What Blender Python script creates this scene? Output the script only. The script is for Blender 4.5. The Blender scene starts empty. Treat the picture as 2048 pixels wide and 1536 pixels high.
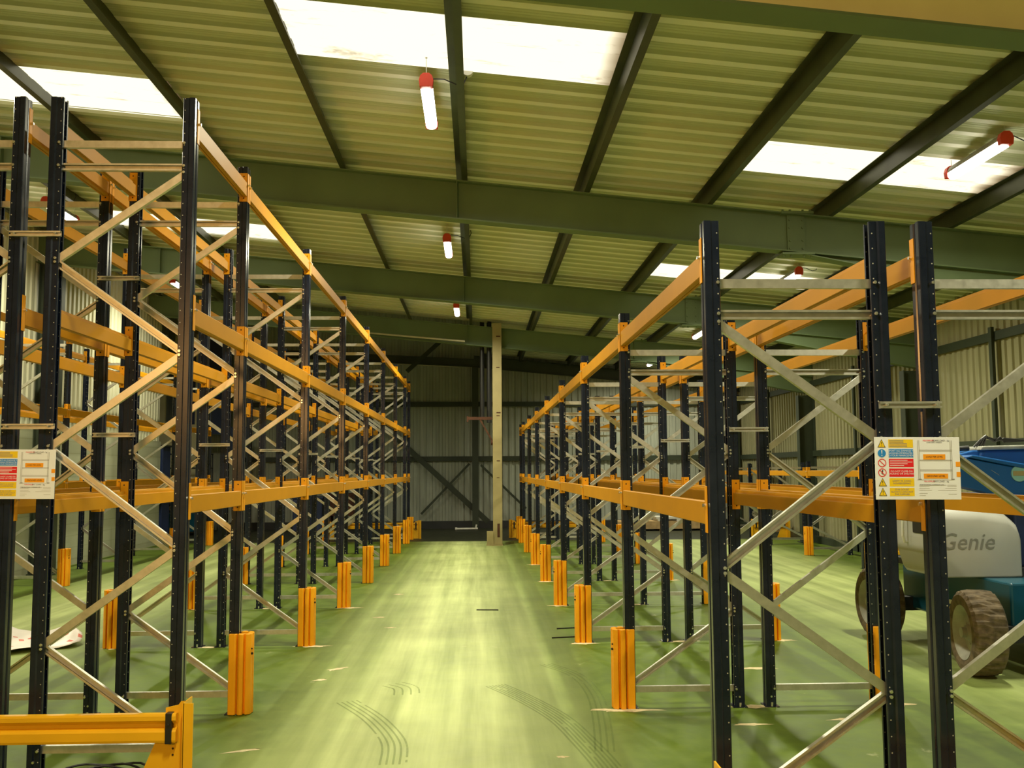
import bpy, bmesh, math, random
from mathutils import Vector, Matrix
random.seed(7)
sc = bpy.context.scene
COL = sc.collection
PI = math.pi

# ------------------------------------------------------------------ materials
def new_mat(name):
    m = bpy.data.materials.new(name); m.use_nodes = True
    nt = m.node_tree; nt.nodes.clear()
    out = nt.nodes.new('ShaderNodeOutputMaterial')
    b = nt.nodes.new('ShaderNodeBsdfPrincipled')
    nt.links.new(b.outputs[0], out.inputs[0])
    return m, nt, b, out

def pmat(name, col, rough=.5, metal=0., var=.12, scale=6., spec=.5, bump=0.):
    m, nt, b, out = new_mat(name)
    b.inputs['Roughness'].default_value = rough
    b.inputs['Metallic'].default_value = metal
    b.inputs['Specular IOR Level'].default_value = spec
    tc = nt.nodes.new('ShaderNodeTexCoord')
    n = nt.nodes.new('ShaderNodeTexNoise'); n.inputs['Scale'].default_value = scale
    n.inputs['Detail'].default_value = 4
    nt.links.new(tc.outputs['Object'], n.inputs['Vector'])
    r = nt.nodes.new('ShaderNodeValToRGB')
    r.color_ramp.elements[0].position = .3; r.color_ramp.elements[1].position = .75
    r.color_ramp.elements[0].color = [c*(1-var) for c in col[:3]] + [1]
    r.color_ramp.elements[1].color = [min(1, c*(1+var)) for c in col[:3]] + [1]
    nt.links.new(n.outputs['Fac'], r.inputs['Fac'])
    nt.links.new(r.outputs['Color'], b.inputs['Base Color'])
    if bump:
        bp = nt.nodes.new('ShaderNodeBump'); bp.inputs['Strength'].default_value = bump
        bp.inputs['Distance'].default_value = .01
        nt.links.new(n.outputs['Fac'], bp.inputs['Height']); nt.links.new(bp.outputs[0], b.inputs['Normal'])
    return m

def M(nt, op, a, b=None, c=None):
    n = nt.nodes.new('ShaderNodeMath'); n.operation = op
    for i, v in enumerate((a, b, c)):
        if v is None: continue
        if isinstance(v, (int, float)): n.inputs[i].default_value = v
        else: nt.links.new(v, n.inputs[i])
    return n.outputs[0]

def mixc(nt, f, a, b):
    n = nt.nodes.new('ShaderNodeMix'); n.data_type = 'RGBA'
    if isinstance(f, (int, float)): n.inputs[0].default_value = f
    else: nt.links.new(f, n.inputs[0])
    for i, v in ((6, a), (7, b)):
        if isinstance(v, (tuple, list)): n.inputs[i].default_value = (*v[:3], 1)
        else: nt.links.new(v, n.inputs[i])
    return n.outputs[2]

def noise(nt, vec, scale, detail=4, rough=.55):
    n = nt.nodes.new('ShaderNodeTexNoise'); n.inputs['Scale'].default_value = scale
    n.inputs['Detail'].default_value = detail; n.inputs['Roughness'].default_value = rough
    nt.links.new(vec, n.inputs['Vector']); return n.outputs['Fac']

def ramp(nt, f, p0, p1):
    n = nt.nodes.new('ShaderNodeMapRange'); n.inputs['From Min'].default_value = p0
    n.inputs['From Max'].default_value = p1; nt.links.new(f, n.inputs['Value'])
    n.clamp = True
    return n.outputs[0]

def mapping(nt, sc_, src='Object'):
    tc = nt.nodes.new('ShaderNodeTexCoord'); mp = nt.nodes.new('ShaderNodeMapping')
    mp.inputs['Scale'].default_value = sc_
    nt.links.new(tc.outputs[src], mp.inputs['Vector']); return mp.outputs[0]

def emit(name, col, s):
    m, nt, b, out = new_mat(name); nt.nodes.remove(b)
    e = nt.nodes.new('ShaderNodeEmission'); e.inputs[0].default_value = (*col, 1); e.inputs[1].default_value = s
    nt.links.new(e.outputs[0], out.inputs[0]); return m

def floor_mat():
    m, nt, b, out = new_mat('green_painted_concrete')
    v1 = mapping(nt, (1, 1, 1))
    n1 = noise(nt, v1, .9, 6, .6); n2 = noise(nt, v1, 7, 6, .65)
    n3 = noise(nt, mapping(nt, (3.2, .12, 1)), 1.2, 5, .6)      # wheel streaks along the aisle
    sx = nt.nodes.new('ShaderNodeSeparateXYZ'); nt.links.new(v1, sx.inputs[0])
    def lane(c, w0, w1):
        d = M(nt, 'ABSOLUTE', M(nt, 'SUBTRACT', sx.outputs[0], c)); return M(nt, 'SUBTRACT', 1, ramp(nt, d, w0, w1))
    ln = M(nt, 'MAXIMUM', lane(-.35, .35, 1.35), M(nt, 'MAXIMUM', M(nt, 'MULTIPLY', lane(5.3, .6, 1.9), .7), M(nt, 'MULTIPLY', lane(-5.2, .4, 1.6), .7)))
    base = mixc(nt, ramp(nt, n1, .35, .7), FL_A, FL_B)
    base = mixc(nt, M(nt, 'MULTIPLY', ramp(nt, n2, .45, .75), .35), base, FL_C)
    wear_lit = M(nt, 'MULTIPLY', ln, M(nt, 'ADD', .38, M(nt, 'MULTIPLY', ramp(nt, n3, .3, .68), .62)))  # traffic wear, with the lamp-lit brightness of the aisles painted in
    wear_lit = M(nt, 'MULTIPLY', wear_lit, M(nt, 'ADD', .55, M(nt, 'MULTIPLY', n1, .75)))
    base = mixc(nt, M(nt, 'MINIMUM', wear_lit, 1), base, FL_W)
    spots = ramp(nt, noise(nt, mapping(nt, (1, .6, 1)), 2.6, 5, .7), .66, .74)
    base = mixc(nt, M(nt, 'MULTIPLY', spots, .5), base, FL_D)
    base = mixc(nt, ramp(nt, sx.outputs[1], 24.75, 24.95), base, (.030, .034, .018))     # floor colour steps to near black towards the rear
    nt.links.new(base, b.inputs['Base Color'])
    nt.links.new(M(nt, 'ADD', .42, M(nt, 'MULTIPLY', n2, .25)), b.inputs['Roughness'])
    b.inputs['Specular IOR Level'].default_value = .35
    bp = nt.nodes.new('ShaderNodeBump'); bp.inputs['Strength'].default_value = .15; bp.inputs['Distance'].default_value = .01
    nt.links.new(n2, bp.inputs['Height']); nt.links.new(bp.outputs[0], b.inputs['Normal'])
    return m
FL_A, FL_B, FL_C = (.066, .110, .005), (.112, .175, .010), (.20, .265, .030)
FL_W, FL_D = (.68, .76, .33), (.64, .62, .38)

def upright_mat():
    m, nt, b, out = new_mat('dark_blue_gloss_paint_with_holes')
    tc = nt.nodes.new('ShaderNodeTexCoord'); s = nt.nodes.new('ShaderNodeSeparateXYZ')
    nt.links.new(tc.outputs['Object'], s.inputs[0])
    z = M(nt, 'SUBTRACT', M(nt, 'MODULO', M(nt, 'ADD', s.outputs[2], .0375), .075), .0375)
    dx = M(nt, 'SUBTRACT', s.outputs[0], .0265)
    r = M(nt, 'SQRT', M(nt, 'ADD', M(nt, 'MULTIPLY', z, z), M(nt, 'MULTIPLY', dx, dx)))
    hole = M(nt, 'LESS_THAN', r, .0032)
    col = mixc(nt, ramp(nt, noise(nt, tc.outputs['Object'], 9), .35, .8), (.006, .010, .022), (.014, .019, .036))
    col = mixc(nt, hole, col, (.42, .40, .33))
    nt.links.new(col, b.inputs['Base Color'])
    nt.links.new(M(nt, 'ADD', .22, M(nt, 'MULTIPLY', hole, .4)), b.inputs['Roughness'])
    return m

def galv_mat():
    m, nt, b, out = new_mat('galvanised_steel')
    v = mapping(nt, (1, 1, 1)); n = noise(nt, v, 25, 5, .6)
    nt.links.new(mixc(nt, n, (.50, .49, .44), (.80, .78, .70)), b.inputs['Base Color'])
    b.inputs['Metallic'].default_value = .85
    nt.links.new(M(nt, 'ADD', .30, M(nt, 'MULTIPLY', n, .22)), b.inputs['Roughness'])
    return m

def sheet_mat(name, a, c, dirt, vec=(1, .25, 1)):
    m, nt, b, out = new_mat(name)
    n = noise(nt, mapping(nt, vec), 2.2, 6, .62); n2 = noise(nt, mapping(nt, (1, 1, 1)), .45, 4, .6)
    col = mixc(nt, ramp(nt, n, .35, .7), a, c)
    col = mixc(nt, M(nt, 'MULTIPLY', ramp(nt, n2, .5, .75), .45), col, dirt)
    nt.links.new(col, b.inputs['Base Color']); b.inputs['Roughness'].default_value = .5
    b.inputs['Specular IOR Level'].default_value = .3
    return m

def brick_mat():
    m, nt, b, out = new_mat('painted_blockwork')
    br = nt.nodes.new('ShaderNodeTexBrick'); br.inputs['Scale'].default_value = 2.2
    br.inputs['Color1'].default_value = (.40, .42, .29, 1); br.inputs['Color2'].default_value = (.36, .38, .26, 1)
    br.inputs['Mortar'].default_value = (.32, .34, .22, 1); br.inputs['Mortar Size'].default_value = .02
    tc = nt.nodes.new('ShaderNodeTexCoord'); mp = nt.nodes.new('ShaderNodeMapping')
    mp.inputs['Rotation'].default_value = (PI/2, 0, PI/2)
    nt.links.new(tc.outputs['Object'], mp.inputs['Vector']); nt.links.new(mp.outputs[0], br.inputs['Vector'])
    nt.links.new(br.outputs[0], b.inputs['Base Color']); b.inputs['Roughness'].default_value = .7
    return m

def skylight_mat(s):
    m, nt, b, out = new_mat('translucent_rooflight_sheet'); nt.nodes.remove(b)
    tc = nt.nodes.new('ShaderNodeTexCoord')
    n = noise(nt, mapping(nt, (.5, 3, 1), 'Object'), 2.2, 5, .7)
    g = nt.nodes.new('ShaderNodeSeparateXYZ'); nt.links.new(tc.outputs['UV'], g.inputs[0])
    e1 = ramp(nt, M(nt, 'SUBTRACT', 1, g.outputs[0]), .0, .07)   # grime collected at one end of the sheet
    e1 = M(nt, 'ADD', .1, M(nt, 'MULTIPLY', e1, .9))
    edge = ramp(nt, n, .30, .42)
    gr = M(nt, 'MULTIPLY', e1, M(nt, 'ADD', .55, M(nt, 'MULTIPLY', edge, .45)))
    e = nt.nodes.new('ShaderNodeEmission')
    nt.links.new(mixc(nt, gr, (.55, .34, .10), (1, .92, .66)), e.inputs[0])
    nt.links.new(M(nt, 'MULTIPLY', gr, s), e.inputs[1])
    nt.links.new(e.outputs[0], out.inputs[0]); return m

MT = {}
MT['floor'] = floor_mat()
MT['upright'] = upright_mat()
MT['galv'] = galv_mat()
MT['bolt'] = pmat('zinc_bolt', (.85, .85, .82), .22, .9)
MT['beam'] = pmat('orange_beam_paint', (.56, .245, .005), .5, 0, .06, 3, .22)
MT['lip'] = pmat('orange_connector_paint', (.78, .32, .006), .48, 0, .06, 3, .3)
MT['guard'] = pmat('orange_plastic', (.95, .39, .003), .42, 0, .07, 4)
MT['barrier'] = pmat('yellow_orange_paint', (.88, .46, .012), .33, 0, .05, 4)
MT['hole'] = pmat('dark_hole', (.02, .008, .004), .8)
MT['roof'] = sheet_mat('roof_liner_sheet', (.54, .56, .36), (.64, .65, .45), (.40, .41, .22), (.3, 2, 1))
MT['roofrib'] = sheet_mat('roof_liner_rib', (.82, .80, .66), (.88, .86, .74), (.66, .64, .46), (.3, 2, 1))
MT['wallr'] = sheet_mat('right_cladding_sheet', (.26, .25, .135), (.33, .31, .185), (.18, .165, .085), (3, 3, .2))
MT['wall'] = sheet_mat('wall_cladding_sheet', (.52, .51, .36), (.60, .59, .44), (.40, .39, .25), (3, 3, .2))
MT['rearwall'] = sheet_mat('rear_cladding_sheet', (.33, .35, .29), (.44, .46, .39), (.21, .21, .15), (3, 3, .2))
MT['block'] = brick_mat()
MT['rafter'] = pmat('green_rafter_paint', (.130, .185, .085), .6, 0, .12, 1.5)
MT['cream'] = pmat('cream_paint', (.36, .295, .135), .6, 0, .12, 3)
MT['purlin'] = pmat('grimy_purlin_steel', (.040, .047, .020), .40, .2, .3, 4)
MT['darkgreen'] = pmat('dark_green_steel', (.030, .040, .022), .55, 0, .2, 2)
MT['black'] = pmat('black_rubber', (.012, .012, .012), .45)
MT['blackmetal'] = pmat('black_steel', (.018, .020, .022), .5)
MT['red'] = pmat('red_plastic', (.75, .06, .03), .4)
MT['rust'] = pmat('rusty_steel', (.075, .026, .010), .85, 0, .4, 12)
MT['white'] = pmat('white_board', (.88, .90, .96), .45, 0, .02)
MT['whiteplastic'] = pmat('white_plastic', (.8, .78, .7), .4)
MT['lamp'] = emit('led_diffuser', (1, .94, .80), 1.0)
MT['blue'] = pmat('blue_machine_paint', (.010, .095, .33), .32, 0, .12, 2)
MT['teal'] = pmat('teal_machine_paint', (.006, .075, .12), .35, 0, .12, 2)
MT['navy'] = pmat('navy_paint', (.018, .034, .11), .45, 0, .12, 2)
MT['grey'] = pmat('grey_hood_plastic', (.48, .48, .45), .35, 0, .05, 3)
MT['rim'] = pmat('grey_wheel_rim', (.33, .33, .29), .6, .2, .2, 8)
MT['letter'] = pmat('grey_letter_paint', (.27, .265, .24), .4, 0, .05, 3)
MT['weblit'] = pmat('warm_lit_web', (.95, .82, .42), .5, 0, .05, 2)  # warm light from behind the camera, put into the web colour
MT['tyre'] = pmat('dusty_tyre_rubber', (.13, .095, .055), .85, 0, .45, 20)
MT['dust'] = pmat('drilling_dust', (.72, .60, .36), .9, 0, .2, 20)
MT['mark'] = pmat('tyre_mark_rubber', (.16, .25, .045), .6, 0, .3, 14)
for _n in MT['mark'].node_tree.nodes:
    if _n.type == 'BSDF_PRINCIPLED': _n.inputs['Alpha'].default_value = .30
MT['litter'] = pmat('printed_plastic_film', (.85, .78, .74), .45, 0, .04, 6)
MT['pred'] = pmat('red_print', (.70, .16, .12), .5)
MT['yellow'] = pmat('yellow_print', (.92, .62, .01), .5, 0, .02)
MT['bluep'] = pmat('blue_print', (.02, .25, .70), .5, 0, .02)
MT['redp'] = pmat('sign_red_print', (.80, .01, .02), .5, 0, .02)
MT['orangep'] = pmat('orange_print', (.95, .36, .01), .5, 0, .02)
MT['ink'] = pmat('black_ink', (.02, .02, .02), .5)
MT['greyink'] = pmat('grey_ink', (.30, .29, .27), .5)
MT['wood'] = pmat('pallet_timber', (.55, .38, .18), .8, 0, .2, 8)
MT['tealdisc'] = pmat('pale_teal_disc', (.25, .50, .48), .5)
MT['conduit'] = pmat('pale_conduit', (.50, .46, .33), .5)
MT['panel'] = pmat('cream_door_sheet', (.66, .60, .38), .5, 0, .06, 2)

# ------------------------------------------------------------------ mesh helpers
class MB:
    def __init__(s): s.v, s.f, s.m, s.uv = [], [], [], None
    def add(s, vs, fs, mi=0):
        o = len(s.v); s.v += [tuple(v) for v in vs]; s.f += [tuple(i+o for i in f) for f in fs]; s.m += [mi]*len(fs); return s
    def box(s, x0, x1, y0, y1, z0, z1, mi=0):
        vs = [(x, y, z) for x in (x0, x1) for y in (y0, y1) for z in (z0, z1)]
        return s.add(vs, [(0, 1, 3, 2), (4, 6, 7, 5), (0, 4, 5, 1), (2, 3, 7, 6), (0, 2, 6, 4), (1, 5, 7, 3)], mi)
    def sweep(s, poly, P0, P1, u, v, mi=0, caps=True):
        P0, P1, u, v = map(Vector, (P0, P1, u, v)); n = len(poly)
        a = [P0+u*x+v*y for x, y in poly]; b = [P1+u*x+v*y for x, y in poly]
        fs = [(i, (i+1) % n, n+(i+1) % n, n+i) for i in range(n)]
        if caps: fs += [tuple(range(n))[::-1], tuple(range(n, 2*n))]
        return s.add(a+b, fs, mi)
    def cyl(s, P0, P1, r, n=12, mi=0, r1=None):
        P0, P1 = Vector(P0), Vector(P1); d = (P1-P0).normalized()
        u = d.orthogonal().normalized(); v = d.cross(u); r1 = r if r1 is None else r1
        a = [P0+(u*math.cos(t)+v*math.sin(t))*r for t in [2*PI*i/n for i in range(n)]]
        b = [P1+(u*math.cos(t)+v*math.sin(t))*r1 for t in [2*PI*i/n for i in range(n)]]
        return s.add(a+b, [(i, (i+1) % n, n+(i+1) % n, n+i) for i in range(n)]+[tuple(range(n))[::-1], tuple(range(n, 2*n))], mi)
    def tube(s, pts, r, n=8, mi=0):
        pts = [Vector(p) for p in pts]; rings = []; u = None
        for i, p in enumerate(pts):
            d = (pts[min(i+1, len(pts)-1)]-pts[max(i-1, 0)]).normalized()
            u = (d.orthogonal() if u is None else (u-d*u.dot(d))).normalized(); w = d.cross(u)
            rings.append([p+(u*math.cos(2*PI*j/n)+w*math.sin(2*PI*j/n))*r for j in range(n)])
        vs = [q for rg in rings for q in rg]; fs = []
        for i in range(len(pts)-1):
            for j in range(n): fs.append((i*n+j, i*n+(j+1) % n, (i+1)*n+(j+1) % n, (i+1)*n+j))
        fs += [tuple(range(n))[::-1], tuple(range(len(vs)-n, len(vs)))]
        return s.add(vs, fs, mi)
    def lathe(s, prof, c, axis='x', n=32, mi=0, wob=None):
        vs = []; k = len(prof)
        for i in range(n):
            t = 2*PI*i/n
            for j, (a, r) in enumerate(prof):
                rr = r+(wob(i, j) if wob else 0)
                p = {'x': (a, rr*math.cos(t), rr*math.sin(t)), 'y': (rr*math.cos(t), a, rr*math.sin(t)), 'z': (rr*math.cos(t), rr*math.sin(t), a)}[axis]
                vs.append((c[0]+p[0], c[1]+p[1], c[2]+p[2]))
        fs = [(i*k+j, i*k+j+1, ((i+1) % n)*k+j+1, ((i+1) % n)*k+j) for i in range(n) for j in range(k-1)]
        return s.add(vs, fs, mi)
    def mesh(s, name, mats):
        me = bpy.data.meshes.new(name); me.from_pydata(s.v, [], s.f)
        for m in (mats if isinstance(mats, (list, tuple)) else [mats]): me.materials.append(MT[m] if isinstance(m, str) else m)
        for p, mi in zip(me.polygons, s.m): p.material_index = mi
        bm = bmesh.new(); bm.from_mesh(me); bmesh.ops.recalc_face_normals(bm, faces=bm.faces); bm.to_mesh(me); bm.free()
        return me
    def obj(s, name, mats, parent=None, loc=(0, 0, 0), bevel=0, smooth=False, label=None, segs=2):
        me = s.mesh(name, mats)
        if smooth:
            for p in me.polygons: p.use_smooth = True
        o = bpy.data.objects.new(name, me); COL.objects.link(o); o.location = loc
        if parent: o.parent = parent
        if bevel:
            b = o.modifiers.new('bevel', 'BEVEL'); b.width = bevel; b.segments = segs; b.limit_method = 'ANGLE'; b.angle_limit = math.radians(40)
        if smooth: 
            try: me.set_sharp_from_angle(angle=math.radians(45))
            except Exception: pass
        if label: o['label'] = label
        return o

def tag(o, label, cat, group=None, kind=None):
    o['label'] = label; o['category'] = cat
    if group: o['group'] = group
    o['kind'] = kind or 'thing'
    return o
def thing(name, label, cat, loc=(0, 0, 0), group=None, rz=0):
    o = bpy.data.objects.new(name, None); COL.objects.link(o); o.location = loc; o.rotation_euler = (0, 0, rz)
    o.empty_display_size = .1
    return tag(o, label, cat, group)
def struct(o): o['kind'] = 'structure'; return o
def dup(root, loc, label, group=None):
    r = root.copy(); COL.objects.link(r); r.location = loc; r['label'] = label
    if group: r['group'] = group
    for ch in list(root.children):
        c = ch.copy(); COL.objects.link(c); c.parent = r
        for g in list(ch.children):
            d = g.copy(); COL.objects.link(d); d.parent = c
    return r

def thick(line, t):
    """thin closed outline around an open 2-D polyline"""
    n = len(line); L, R = [], []
    for i in range(n):
        p = Vector(line[i])
        d0 = (p-Vector(line[i-1])).normalized() if i else None
        d1 = (Vector(line[i+1])-p).normalized() if i < n-1 else None
        n0 = Vector((-d0.y, d0.x)) if d0 else None; n1 = Vector((-d1.y, d1.x)) if d1 else None
        if n0 is None: m = n1
        elif n1 is None: m = n0
        else:
            m = (n0+n1).normalized(); m = m/max(.35, m.dot(n0))
        L.append(tuple(p+m*t/2)); R.append(tuple(p-m*t/2))
    return L+R[::-1]

# ------------------------------------------------------------------ dimensions
XR, XL, Y0, B = 1.141, -1.809, 4.647, 2.79
ORD = ['first', 'second', 'third', 'fourth', 'fifth', 'sixth', 'seventh', 'eighth', 'ninth', 'tenth']
def YK(k): return Y0+B*k
def zb(x): return 4.81-.0955*x          # underside of the rafters
SL = math.atan(.0955)

# ------------------------------------------------------------------ the shell
FY0, FY1 = -3.0, 30.6
XW0, XW1 = -7.95, 8.25
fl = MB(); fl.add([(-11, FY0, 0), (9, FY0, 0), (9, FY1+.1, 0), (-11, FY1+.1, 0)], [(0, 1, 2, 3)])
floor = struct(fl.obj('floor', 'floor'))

def corr(w0, w1, period, depth, crown=.42, slope=.08):
    """trapezoid corrugation: list of (along, depth)"""
    out = []; x = w0
    while x < w1-1e-6:
        out += [(x, 0), (x+period*(1-crown-2*slope), 0), (x+period*(1-crown-slope), depth), (x+period*(1-slope), depth)]
        x += period
    return out+[(w1, 0)]

PX = [-9.2, -7.7, -6.2, -4.70, -3.20, -1.67, -.19, 1.31, 2.83, 4.33, 5.84, 7.3, 8.3]
RLS = [(-1.67, 1.31, 7.68, 8.72), (2.83, 5.84, 9.82, 10.86), (-6.2, -3.2, 9.86, 10.90), (2.83, 5.84, 15.86, 16.86), (-6.2, -3.2, 15.86, 16.90)]
def zr(x): return zb(x)+.67
per = 1/3.
cs = corr(FY0, 24.0-.0, per, .034, .60, .06)
def is_rl(xa, xb, ya, yb):
    xm, ym = (xa+xb)/2, (ya+yb)/2
    for i, (a, b, c, d) in enumerate(RLS):
        if a < xm < b and c < ym < d: return i
    return -1
roof = MB(); rl = [MB() for _ in RLS]
for (ya, da), (yb, db) in zip(cs[:-1], cs[1:]):
    for xa, xb in zip(PX[:-1], PX[1:]):
        i = is_rl(xa, xb, ya, yb)
        q = [(xa, ya, zr(xa)+da), (xb, ya, zr(xb)+da), (xb, yb, zr(xb)+db), (xa, yb, zr(xa)+db)]
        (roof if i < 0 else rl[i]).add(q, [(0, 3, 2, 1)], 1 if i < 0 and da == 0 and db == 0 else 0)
# stiffening beads in the wide pans
x = FY0
while x < 23.9:
    for k in (.52, .66, .80):
        yy = x+per*k
        for xa, xb in zip(PX[:-1], PX[1:]):
            if is_rl(xa, xb, yy, yy) < 0:
                roof.sweep([(-.008, 0), (0, -.006), (.008, 0)], (xa, yy, zr(xa)+.034), (xb, yy, zr(xb)+.034), (0, 1, 0), (0, 0, 1), caps=False)
    x += per
# right of the tall opening the roof carries on to the rear wall
cs2 = corr(24.0, FY1+.1, per, .034, .40, .07)
for (ya, da), (yb, db) in zip(cs2[:-1], cs2[1:]):
    for xa, xb in ((.2, 4.33), (4.33, 8.3)):
        roof.add([(xa, ya, zr(xa)+da), (xb, ya, zr(xb)+da), (xb, yb, zr(xb)+db), (xa, yb, zr(xa)+db)], [(0, 3, 2, 1)])
# the rear left part of the roof sits higher
roof.add([(-11, 23.75, 8.6), (.25, 23.75, 7.6), (.25, FY1+.1, 7.6), (-11, FY1+.1, 8.6)], [(0, 3, 2, 1)])
roof.add([(-11, 23.75, 8.6), (.25, 23.75, 7.6), (.25, 23.75, 5.42), (-11, 23.75, 6.5)], [(0, 1, 2, 3)])
roof.add([(.2, 23.75, 7.6), (.2, FY1+.1, 7.6), (.2, FY1+.1, 5.4), (.2, 23.75, 5.4)], [(0, 1, 2, 3)])
roof.add([(8.3, FY0, zr(8.3)), (8.3, FY1+.1, zr(8.3)), (9.1, FY1+.1, zr(8.3)), (9.1, FY0, zr(8.3))], [(0, 1, 2, 3)])
struct(roof.obj('ceiling', ['roof', 'roofrib']))
MT['sky'] = skylight_mat(1.45)
for i, r in enumerate(rl):
    o = r.obj('window_%d' % (i+1), 'sky'); struct(o)
    a, b, c, d = RLS[i]
    uv = o.data.uv_layers.new(name='UVMap')
    for lp in o.data.loops:
        co = o.data.vertices[lp.vertex_index].co; uv.data[lp.index].uv = ((co.x-a)/(b-a), (co.y-c)/(d-c))

def wall(name, line, axis, at, z0, ztop, mat, inward):
    mb = MB()
    for (a, da), (b, db) in zip(line[:-1], line[1:]):
        if axis == 'y': q = [(at+inward*da, a, z0), (at+inward*db, b, z0), (at+inward*db, b, ztop(a, b)), (at+inward*da, a, ztop(a, b))]
        else: q = [(a, at+inward*da, z0), (b, at+inward*db, z0), (b, at+inward*db, ztop(b)), (a, at+inward*da, ztop(a))]
        mb.add(q, [(0, 1, 2, 3)])
    return mb
wl = wall('wall_left', corr(FY0, 24.5, .2, .03), 'y', XW0, 2.55, lambda a, b: 6.4, 'wall', -1)
wl.box(XW0-.25, XW0+.0, 24.5, 24.55, 0, 6.6)
struct(wl.obj('wall_left', 'wall'))
blk = MB(); blk.box(XW0-.2, XW0+.06, FY0, 24.5, 0, 2.55)
struct(blk.obj('wall_left_blockwork', 'block'))
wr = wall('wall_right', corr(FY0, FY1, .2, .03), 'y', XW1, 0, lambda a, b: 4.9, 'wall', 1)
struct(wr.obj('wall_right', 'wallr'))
wb = wall('wall_rear', corr(-11, 9, .2, .03), 'x', FY1, 0, lambda a: 8.6, 'rearwall', 1)
struct(wb.obj('wall_rear', 'rearwall'))
wf = MB(); wf.box(-11, 9, FY0-.1, FY0, 0, 7.2)
struct(wf.obj('wall_front', 'wall'))
wo = MB(); wo.box(-11.1, -11, 20, FY1, 0, 8.6); wo.box(-11, XW0-.2, 19.9, 20, 0, 8.6)
struct(wo.obj('wall_recess', 'panel'))
bb = MB(); bb.box(XW1-.12, XW1, FY0, FY1, 0, .16)
struct(bb.obj('baseboard_right', 'darkgreen'))
bb = MB(); bb.box(-7.9, 8.2, FY1-.35, FY1, 0, .22)
struct(bb.obj('baseboard_rear', 'blackmetal'))
# cream sliding door leaves and jambs in the rear left corner
dr = MB()
for xa, xb in ((-10.6, -9.30), (-9.05, -8.62), (-8.42, -8.25)):
    dr.box(xa, xb, 29.2, 29.3, 0, 5.9)
for xa, xb in ((-9.30, -9.05), (-8.62, -8.42)): dr.box(xa, xb, 29.2, 29.3, 0, 3.2)
d1 = struct(dr.obj('door_1', 'panel'))
nv = MB(); nv.box(-8.25, -7.35, 29.15, 29.25, 2.9, 5.75); nv.box(-8.62, -8.42, 29.22, 29.27, 3.2, 5.6)
struct(nv.obj('door_2', 'navy'))
# hatch in the rear wall
w6 = MB(); w6.box(7.5, 8.05, FY1-.06, FY1-.03, 2.15, 2.85, 1)
for xx in (7.5, 7.77, 8.03): w6.box(xx-.015, xx+.015, FY1-.09, FY1-.05, 2.15, 2.85)
for zz in (2.15, 2.85): w6.box(7.47, 8.06, FY1-.09, FY1-.05, zz-.02, zz+.02)
struct(w6.obj('window_6', ['conduit', 'blackmetal']))

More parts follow.
